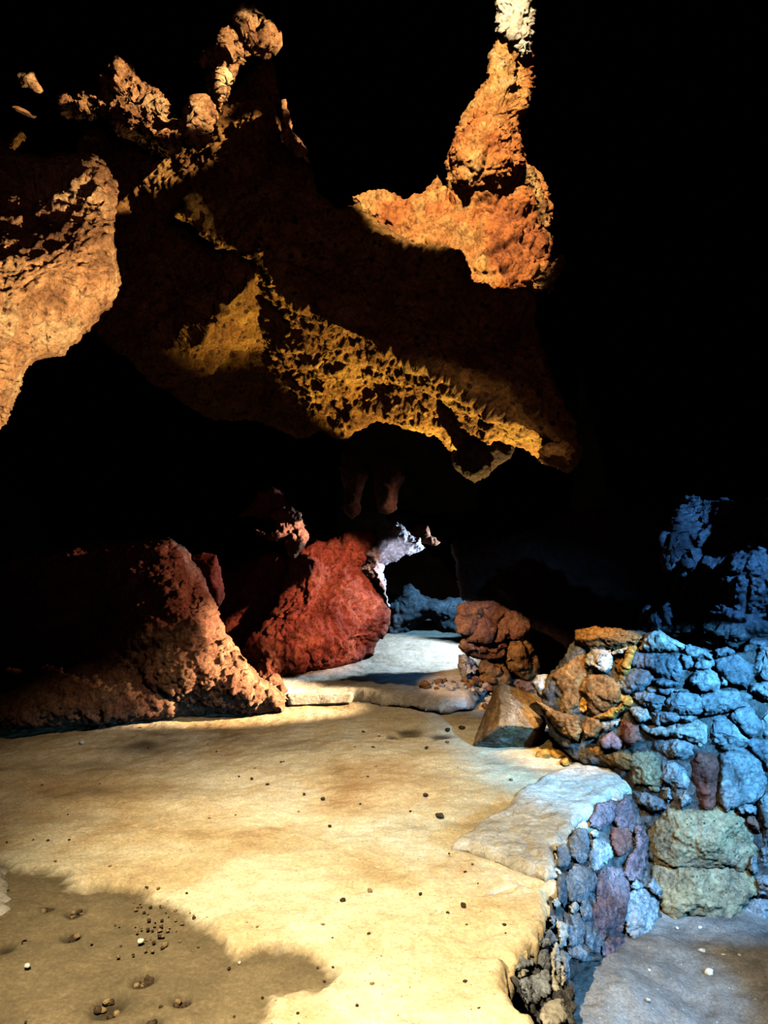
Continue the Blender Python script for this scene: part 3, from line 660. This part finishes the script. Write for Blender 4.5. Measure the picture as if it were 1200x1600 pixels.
blob('mortar', [(838, 1075), (880, 1030), (905, 985), (1000, 985), (1020, 992), (1070, 1008), (1120, 1016), (1150, 1020), (1180, 1014), (1310, 1010), (1310, 1470), (1180, 1450), (1040, 1440), (1010, 1380), (1000, 1300), (985, 1240), (950, 1200), (900, 1190), (860, 1150)],
     lambda X, Y: mas_d(X, Y) + .065, M['mortar'], bulge=.05, thick=.3, w=20, step=2, jag=3, noise=[('w', .09, .05), ('w', .04, .02), ('p', .02, .006)], seed=170, parent=wall)

formation('pale_slab', 'whitish flat slab leaning against the left end of the stone wall', 'stone slab',
    Z3([(440, 430), (480, 375), (545, 375), (560, 440), (640, 480), (600, 600), (570, 610), (500, 540), (480, 490)]), 4.78, M['pale'], bulge=.08, thick=.1, w=12, step=1.2, jag=1.5, noise=[('p', .12, .015), ('p', .03, .004)], seed=171)

# retaining wall face under the rim
ret_d = tps([(985, 1228, 4.1), (940, 1250, 3.92), (900, 1290, 3.67), (870, 1350, 3.25), (850, 1420, 2.93), (800, 1490, 2.68), (1020, 1455, 3.78), (1010, 1330, 4.02), (960, 1505, 3.48), (900, 1480, 3.05), (880, 1590, 2.45), (930, 1400, 3.5), (830, 1560, 2.45)])
retw = empty('retaining_wall', P(960, 1505, 3.5), 'low rubble retaining wall of blue and pink stones under the pale cap', 'retaining wall', kind='thing')
rs = [
 ([(600, 240), (650, 160), (740, 130), (770, 200), (740, 270), (660, 320), (600, 300)], 'pinkstone'),
 ([(770, 160), (840, 120), (890, 190), (900, 300), (870, 330), (790, 310), (760, 260)], 'pinkstone'),
 ([(740, 330), (790, 312), (850, 322), (870, 400), (840, 470), (790, 490), (745, 420)], 'redstone'),
 ([(460, 400), (500, 330), (570, 330), (590, 420), (580, 500), (530, 540), (480, 500)], 'grey2'),
 ([(595, 480), (630, 400), (690, 380), (740, 440), (745, 490), (700, 550), (640, 590), (600, 560)], 'grey'),
 ([(900, 330), (940, 310), (965, 380), (960, 520), (930, 640), (850, 640), (820, 600), (850, 500), (900, 430)], 'pinkstone'),
 ([(450, 620), (500, 560), (590, 590), (640, 650), (620, 710), (550, 770), (470, 780), (450, 700)], 'grey2'),
 ([(640, 680), (690, 590), (800, 590), (840, 680), (850, 760), (820, 850), (810, 960), (780, 1010), (680, 1030), (620, 980), (604, 880), (650, 800)], 'pinkstone'),
 ([(530, 780), (620, 740), (645, 800), (596, 900), (606, 980), (560, 1000), (540, 900)], 'grey2'),
 ([(440, 900), (530, 870), (550, 1000), (560, 1080), (470, 1080), (430, 990)], 'grey2'),
 ([(830, 900), (860, 760), (910, 720), (990, 740), (1045, 800), (1030, 910), (990, 1020), (930, 1060), (880, 1040), (840, 960)], 'grey'),
 ([(670, 1060), (760, 1030), (860, 1050), (880, 1100), (790, 1130), (690, 1150)], 'pinkstone'),
 ([(560, 960), (620, 1000), (680, 1040), (660, 1130), (580, 1120)], 'grey2'),
 ([(750, 1180), (830, 1130), (910, 1130), (930, 1200), (880, 1270), (820, 1230)], 'grey'),
 ([(380, 440), (450, 430), (470, 510), (450, 560), (390, 560)], 'grey2'),
 ([(455, 830), (500, 790), (530, 840), (490, 880)], 'pale'),
 ([(600, 330), (640, 330), (650, 370), (610, 370)], 'pale'),
 ([(380, 700), (400, 620), (440, 640), (450, 760), (430, 830), (390, 780)], 'grey2'),
 ([(870, 690), (900, 650), (960, 690), (900, 730)], 'grey'),
 ([(980, 700), (1020, 640), (1080, 720), (1060, 780), (1000, 730)], 'grey2'),
 ([(380, 930), (430, 960), (440, 1080), (400, 1100)], 'pale'),
 ([(330, 1080), (390, 1060), (405, 1180), (400, 1370), (350, 1360), (340, 1200)], 'cap'),
 ([(410, 1200), (440, 1300), (430, 1350), (405, 1340)], 'cap'),
 ([(120, 1260), (160, 1220), (200, 1215), (180, 1290), (140, 1300)], 'cap'),
 ([(290, 1490), (360, 1450), (430, 1430), (440, 1480), (420, 1580), (330, 1620), (280, 1560)], 'cap'),
 ([(340, 800), (380, 770), (400, 810), (370, 840)], 'cap'),
 ([(450, 1095), (540, 1085), (565, 1130), (620, 1180), (530, 1180), (460, 1150)], 'grey2'),
 ([(100, 1190), (200, 1160), (240, 1210), (160, 1225), (110, 1260)], 'grey2'),
 ([(205, 1300), (310, 1270), (330, 1380), (300, 1430), (230, 1450)], 'grey2'),
 ([(250, 1020), (330, 985), (390, 1050), (325, 1085), (260, 1100)], 'grey2'),
 ([(330, 890), (375, 880), (400, 960), (345, 970)], 'grey2'),
 ([(130, 1320), (190, 1310), (220, 1450), (180, 1460)], 'grey2'),
 ([(245, 1120), (320, 1100), (335, 1200), (320, 1270), (250, 1200)], 'grey2'),
 ([(405, 1120), (450, 1140), (460, 1280), (440, 1290), (415, 1190)], 'grey2'),
 ([(160, 1100), (210, 1080), (240, 1110), (210, 1150), (170, 1140)], 'cap'),
]
for k, (u, m) in enumerate(rs):
    out = Z4(u); o = np.array(out); o = out = (o - o.mean(0)) * 1.12 + o.mean(0); size = np.sqrt(abs(np.sum(o[:, 0] * np.roll(o[:, 1], -1) - o[:, 1] * np.roll(o[:, 0], -1)) / 2))
    st = blob('stone', out, lambda X, Y: ret_d(X, Y), M[m], bulge=.035, thick=.12, w=max(3, min(9, size * .2)), step=1.1, jag=2.2, jf=.1,
         noise=[('p', .12, .012), ('b', .07, .012), ('f', .05, .009), ('p', .015, .003)], seed=200 + k, parent=retw, pw=.5, relief=facets(out, .015 + size * .0006, 5, 77 + k))
    tag(st, odd.get(m))
blob('rubble_core', Z4([(860, 90), (760, 120), (660, 170), (600, 240), (480, 330), (430, 440), (360, 560), (350, 700), (300, 860), (200, 1040), (90, 1180), (80, 1300), (180, 1480), (280, 1620), (430, 1700), (500, 1500), (470, 1300), (620, 1180), (800, 1280), (940, 1180), (1000, 1050), (1060, 900), (1000, 640), (960, 300), (900, 160)]),
     lambda X, Y: ret_d(X, Y) + .075, M['mortar'], bulge=.03, thick=.35, w=10, step=1.8, jag=3, noise=[('w', .08, .05), ('w', .035, .02), ('p', .02, .006)], seed=240, parent=retw)

# ------------------------------------------------------------ loose stones
def hull_rock(name, pts, mat, seed, rough=.01, cuts=4, bev=.012):
    bm = bmesh.new()
    for p in pts: bm.verts.new(p)
    r = bmesh.ops.convex_hull(bm, input=bm.verts)
    bmesh.ops.delete(bm, geom=[g for g in r['geom_interior'] if isinstance(g, bmesh.types.BMVert)], context='VERTS')
    bmesh.ops.bevel(bm, geom=bm.edges[:], offset=bev, segments=1, affect='EDGES', clamp_overlap=True)
    bmesh.ops.triangulate(bm, faces=bm.faces[:])
    for _ in range(cuts): bmesh.ops.subdivide_edges(bm, edges=bm.edges[:], cuts=1, use_grid_fill=True)
    bm.normal_update()
    v = np.array([x.co[:] for x in bm.verts]); n = np.array([x.normal[:] for x in bm.verts])
    v = v + n * field(v, [('p', .12, rough), ('r', .05, rough * .4), ('p', .02, rough * .2)], seed)[:, None]
    for x, c in zip(bm.verts, v): x.co = c
    me = bpy.data.meshes.new(name); bm.to_mesh(me); bm.free()
    me.polygons.foreach_set('use_smooth', np.ones(len(me.polygons), bool)); me.materials.append(mat)
    o = bpy.data.objects.new(name, me); C.objects.link(o); return o

q3 = lambda u, v, d: P(720 + u / 4, 960 + v / 4, d)
tag(hull_rock('angular_boulder', [q3(65, 825, 4.90), q3(120, 735, 4.92), q3(195, 560, 4.98), q3(205, 465, 5.06), q3(245, 428, 5.04), q3(252, 590, 4.76), q3(240, 700, 4.66), q3(300, 690, 4.66), q3(460, 706, 4.70), q3(440, 835, 4.88), q3(250, 835, 4.86),
    q3(300, 455, 5.12), q3(465, 500, 5.12), q3(520, 580, 5.02), q3(560, 645, 5.0), q3(520, 672, 4.86), q3(470, 840, 4.98), q3(150, 700, 5.2), q3(300, 800, 5.3), q3(480, 780, 5.3)],
    M['boulder'], 301, .006, 4, .006), 'angular tan boulder with sharp facets on the sand at the foot of the stone wall', 'boulder', kind='thing')

def ico(r):
    bm = bmesh.new(); bmesh.ops.create_icosphere(bm, subdivisions=3, radius=1); return bm
def pebble(name, x, y, z, r, mat, seed, squash=.7, label='', group=None, cat='pebble'):
    rn = random.Random(seed)
    bm = bmesh.new(); bmesh.ops.create_icosphere(bm, subdivisions=3 if r > .012 else 2, radius=1)
    v = np.array([a.co[:] for a in bm.verts])
    f = 1 + .28 * perlin(v * 1.2 + seed, seed) * 1.6 + .10 * perlin(v * 3 + seed, seed + 1)
    f1, f2, iv = worley(v * .9 + seed * 3.1, seed); f = f + .10 * (iv - .5)
    v = v * f[:, None] * np.array([rn.uniform(.8, 1.25), rn.uniform(.8, 1.2), squash]) * r
    zmin = v[:, 2].min()
    for a, c in zip(bm.verts, v): a.co = c - np.array([0, 0, zmin])
    me = bpy.data.meshes.new(name); bm.to_mesh(me); bm.free()
    me.polygons.foreach_set('use_smooth', np.ones(len(me.polygons), bool)); me.materials.append(mat)
    o = bpy.data.objects.new(name, me); C.objects.link(o)
    o.location = (x, y, z - r * .12); o.rotation_euler = (0, 0, rn.uniform(0, 6.28))
    return tag(o, label, cat, group, 'thing')

def zat(x, y):
    return float(floor_z(np.array([x]), np.array([y]))[0])

def on_floor(px, py, r, mat, seed, label, group=None, name='pebble', sq=.7, cat='pebble'):
    x, y = onz(px, py); return pebble(name, x, y, zat(x, y), r, M[mat], seed, sq, label, group, cat)

special = [
 (43, 1502, .0115, 'pebble_white', 'round white pebble alone on the dark soil at lower left'),
 (220, 1464, .012, 'pebble_white', 'white pebble in the gravel patch on the dark soil'),
 (258, 1469, .011, 'pebble_tan', 'tan pebble just right of the white gravel pebble'),
 (224, 1596, .011, 'pebble_white', 'white pebble at the bottom edge beside a dark hollow'),
 (374, 1496, .007, 'pebble_white', 'tiny white pebble where dark soil meets pale crust'),
 (687, 1278, .017, 'pebble_dark', 'largest dark pebble on the sand near the pale plaster cap'),
 (665, 1245, .013, 'pebble_dark', 'dark pebble on the sand just above the largest one'),
 (578, 1395, .012, 'pebble_tan', 'brown pebble of a close pair on the pale crust'),
 (568, 1403, .010, 'pebble_white', 'cream pebble of a close pair on the pale crust'),
 (536, 1409, .011, 'pebble_dark', 'dark pebble left of the pebble pair on the pale crust'),
 (724, 1417, .012, 'pebble_dark', 'black pebble on the bright crust near the rim'),
 (583, 1171, .016, 'pebble_dark', 'small dark stone standing on the tan floor in the middle distance'),
 (700, 1143, .018, 'pebble_dark', 'small dark stone on the ochre sand left of the angular boulder'),
 (722, 1140, .02, 'pebble_dark', 'second small dark stone on the ochre sand by the angular boulder'),
 (128, 1163, .018, 'pebble_white', 'pale pebble on the far tan floor at left before the low ledge'),
]
for k, (px, py, r, m, lab) in enumerate(special): on_floor(px, py, r, m, 400 + k, lab)

# stones lying in the hollows
hid = 500
for hi, (px, py, rr, dp) in enumerate(pits[:7]):
    x0, y0 = onz(px, py); rn = random.Random(hi)
    for j in range(9 if hi < 2 else 5):
        a = rn.uniform(0, 6.28); q = rr * .8 * math.sqrt(rn.random()); x = x0 + q * math.cos(a); y = y0 + q * math.sin(a)
        pebble('pebble', x, y, zat(x, y) - .002, rn.uniform(.007, .013), M['pebble_dark' if rn.random() < .6 else 'pebble_tan'], hid, .7,
               'small dark stone lying in one of the round hollows in the dark soil', 'stones in the soil hollows'); hid += 1
# gravel scatter in the soil and on the crust
rn = random.Random(5)
for j in range(60):
    px = rn.gauss(245, 28); py = rn.gauss(1440, 22)
    if py < 1385: continue
    x, y = onz(px, py)
    pebble('pebble', x, y, zat(x, y), rn.uniform(.003, .007), M[rn.choice(['pebble_dark', 'pebble_tan', 'pebble_tan'])], 600 + j, .7, 'tiny gravel pebble in the gravel patch at the soil edge', 'gravel patch pebbles')
j = 0
while j < 90:
    px = rn.uniform(10, 840); py = rn.uniform(1130, 1590)
    x, y = onz(px, py)
    if poly_sdf(np.array([x]), np.array([y]), floor_out)[0] > -.06 or poly_sdf(np.array([x]), np.array([y]), [onz(*p) for p in cap_px])[0] < .03: continue
    far = y > 4
    pebble('pebble', x, y, zat(x, y), rn.uniform(.004, .008) * (1.5 if far else 1), M[rn.choice(['pebble_dark', 'pebble_dark', 'pebble_tan'])], 700 + j, .65, 'tiny grit pebble scattered on the sandy floor', 'scattered floor pebbles'); j += 1
# white chips on the lower floor
for k, (px, py, r) in enumerate([(1058, 1453, .009), (1094, 1452, .009), (1076, 1499, .008), (1035, 1499, .007), (1014, 1534, .007), (1096, 1490, .015), (1131, 1498, .014), (1108, 1524, .02), (1155, 1495, .007), (1013, 1597, .009)]):
    d = (CAM_Z + .56) * F / (py - 800); x = (px - 600) / F * d; y = d
    z = float(low_z(np.array([x]), np.array([y]))[0]) + .005
    pebble('pebble', x, y, z, r, M['pebble_white'], 820 + k, .6, 'white stone chip lying on the grey lower floor', 'white chips on the lower floor')
# orange stones between boulder and wall
for k, (u, v, r, m) in enumerate([(545, 838, .03, 'ochrestone'), (568, 845, .028, 'ochrestone'), (640, 815, .045, 'ochrestone'), (690, 800, .05, 'tan'), (735, 860, .055, 'tan'), (700, 900, .04, 'ochrestone'), (520, 880, .04, 'ochrestone'), (600, 880, .04, 'ochrestone'), (650, 930, .03, 'ochrestone')]):
    px = 720 + u / 4; py = 960 + v / 4 + 4
    x, y = onz(px, py); pebble('rubble_stone', x, y, -.005, r, M[m], 850 + k, .75, 'small orange stone in the gap between the angular boulder and the wall', 'orange stones by the boulder', 'stone')
# rubble at the pillar foot
rn = random.Random(9); put = []
for k in range(600):
    if len(put) >= 34: break
    px = rn.uniform(664, 768); py = rn.uniform(1074, 1096); r = rn.uniform(.018, .042)
    x, y = onz(px, py, .06)
    if y > 6.28 or any((x - a)**2 + (y - b)**2 < (1.25 * (r + c))**2 for a, b, c in put): continue
    put.append((x, y, r))
    pebble('rubble_stone', x, y, .10 if y > 5.95 else -.005, r, M[rn.choice(['tan', 'mound', 'pale'])], 900 + len(put), .85, 'small tan rubble stone heaped at the foot of the stone pillar', 'rubble at the pillar foot', 'stone')
for k, (px, py, r) in enumerate([(428, 1068, .07), (440, 1078, .05), (413, 1062, .05)]):
    x, y = onz(px, py, .1); pebble('rubble_stone', x, y, .06, r, M['mound'], 950 + k, .8, 'brown stone between the mound and the red buttress', 'stones beside the mound', 'stone')

# threshold slab
def slab_front():
    px0, px1 = 448, 552
    d = 5.94
    pts = [P(px0, 1085, d + .02), P(px0 + 3, 1104, d), P(px1, 1082, d + .03), P(px1 - 4, 1100, d), P(px0, 1083, d + .3), P(px1, 1080, d + .3), P(px0, 1104, d + .3), P(px1, 1100, d + .3)]
    return hull_rock('threshold_slab', pts, M['cap'], 960, .004, 4, .012)
tag(slab_front(), 'low pale yellow slab edging the threshold of the passage', 'threshold slab', kind='thing')

# --------------------------------------------------------------- lights
def spot(name, loc, target, power, col, angle, blend=.15, radius=.02, sx=1, sy=1, roll=0):
    l = bpy.data.lights.new(name, 'SPOT'); l.energy = power; l.color = col; l.spot_size = math.radians(angle)
    l.spot_blend = blend; l.shadow_soft_size = radius
    o = bpy.data.objects.new(name, l); C.objects.link(o)
    d = Vector(target) - Vector(loc)
    o.rotation_mode = 'QUATERNION'
    o.rotation_quaternion = d.to_track_quat('-Z', 'Y') @ Matrix.Rotation(math.radians(roll), 3, 'Z').to_quaternion()
    o.location = loc; o.scale = (sx, sy, 1)
    return o

WARM = (1, .86, .57); PEACH = (1, .72, .45)
spot('floodlight_floor', (-.5, .6, 3.6), P(585, 1490, 2.7), 1500, WARM, 52, .9)
spot('floodlight_far_floor', (1.0, 2.2, 4.2), P(440, 1165, 4.8), 350, (1, .74, .46), 46, .7, sy=.62)
spot('floodlight_ochre', (1.0, 5.4, .12), P(650, 578, 4.8), 820, (1, .70, .23), 50, .4)
spot('fin_fill_spot', (1.9, 2.4, .9), P(345, 350, 4.2), 160, (1, .75, .4), 6, .5)  # small unseen spot added for the fin, which the ochre beam misses
spot('floodlight_orange', (-.2, 1.2, 6.0), P(690, 215, 5.9), 3400, (1, .80, .48), 42, .1, sx=.48)
spot('floodlight_boulder', (1.7, 1.6, .6), P(60, 440, 3.2), 1700, (1, .74, .46), 26, .25)
spot('floodlight_ledge', (2.2, 2.6, 4.7), P(215, 165, 4.5), 2300, PEACH, 20, .3, sy=.40)
spot('floodlight_peak', (2.2, 2.6, 4.7), P(365, 90, 4.7), 1700, PEACH, 7.4, .3)
spot('floodlight_flake', (2.4, 2.6, 2.6), P(470, 212, 4.7), 2000, PEACH, 3.5, .3)
spot('floodlight_red', (2.6, 3.4, 2.5), P(495, 940, 7.0), 1800, (1, .50, .33), 17, .5)
spot('head_fill_spot', (3.2, 4.8, 1.75), P(446, 822, 6.9), 5000, (1, .70, .60), 4.5, .4)  # unseen narrow spot added just to light the knotted head
spot('floodlight_mound', (3.4, 5.5, 1.7), P(400, 1050, 5.9), 7500, PEACH, 16, .8)
spot('floodlight_mound_top', (3.6, 5.9, 2.2), P(300, 900, 6.0), 600, (1, .42, .30), 15, .6)
spot('floodlight_pillar', (-.9, 3.9, 2.2), P(765, 1040, 6.3), 480, (1, .64, .38), 20, .6)
spot('floodlight_blue', (2.3, 1.6, 2.0), P(1150, 1170, 3.95), 1400, (.12, .50, 1), 43, .4, sx=.9, sy=.72)
spot('floodlight_blue_face', (2.3, 2.3, .5), P(930, 1420, 3.4), 260, (.20, .55, 1), 44, .5)
spot('floodlight_blue_upper', (3.1, 3.0, 2.3), P(1180, 880, 4.7), 230, (.10, .40, 1), 36, .5)
spot('floodlight_amber', (.6, 1.6, 4.2), P(892, 1080, 4.5), 2000, (1, .64, .24), 12, 1)
spot('stone_fill_spot', (.9, 1.3, 3.0), P(1095, 1320, 3.8), 260, (1, .80, .42), 11, .6)  # extra spot added to bring warm light onto the big yellow stone
spot('floodlight_passage', (1.35, 7.55, 1.1), P(600, 960, 7.4), 230, (.62, .80, 1), 90, .4)
spot('floodlight_tunnel', (1.2, 7.7, 1.6), P(665, 955, 8.9), 110, (.25, .6, 1), 40, .4)
spot('bounce_fill', (.3, .2, 1.9), P(560, 480, 4.6), 28, (1, .46, .50), 70, 1, .3)  # added fill beside the camera, stands in for bounced light on the overhang
spot('arch_fill_spot', (.2, 1.9, .12), P(622, 868, 7.3), 1500, (.80, .80, 1), 4.2, .5)  # unseen uplight added to brighten the self-shadowed front of the arch

w = bpy.data.worlds.new('cave_dark'); bpy.context.scene.world = w; w.use_nodes = True
w.node_tree.nodes['Background'].inputs[0].default_value = (.0002, .0002, .0012, 1)

# --------------------------------------------------------------- camera
cam = bpy.data.cameras.new('camera'); cam.sensor_width = 36; cam.lens = 36 * F / 1600; cam.clip_end = 100
co = bpy.data.objects.new('camera', cam); C.objects.link(co)
co.location = (0, 0, CAM_Z); co.rotation_euler = (math.pi / 2, 0, 0)
sc = bpy.context.scene; sc.camera = co
sc.view_settings.view_transform = 'Standard'; sc.view_settings.look = 'None'; sc.view_settings.gamma = 1
sc.view_settings.exposure = 0; sc.view_settings.use_curve_mapping = False
sc.cycles.use_denoising = True; sc.cycles.denoising_prefilter = 'ACCURATE'; sc.cycles.use_adaptive_sampling = False
sc.cycles.diffuse_bounces = 0; sc.cycles.glossy_bounces = 1; sc.cycles.max_bounces = 2
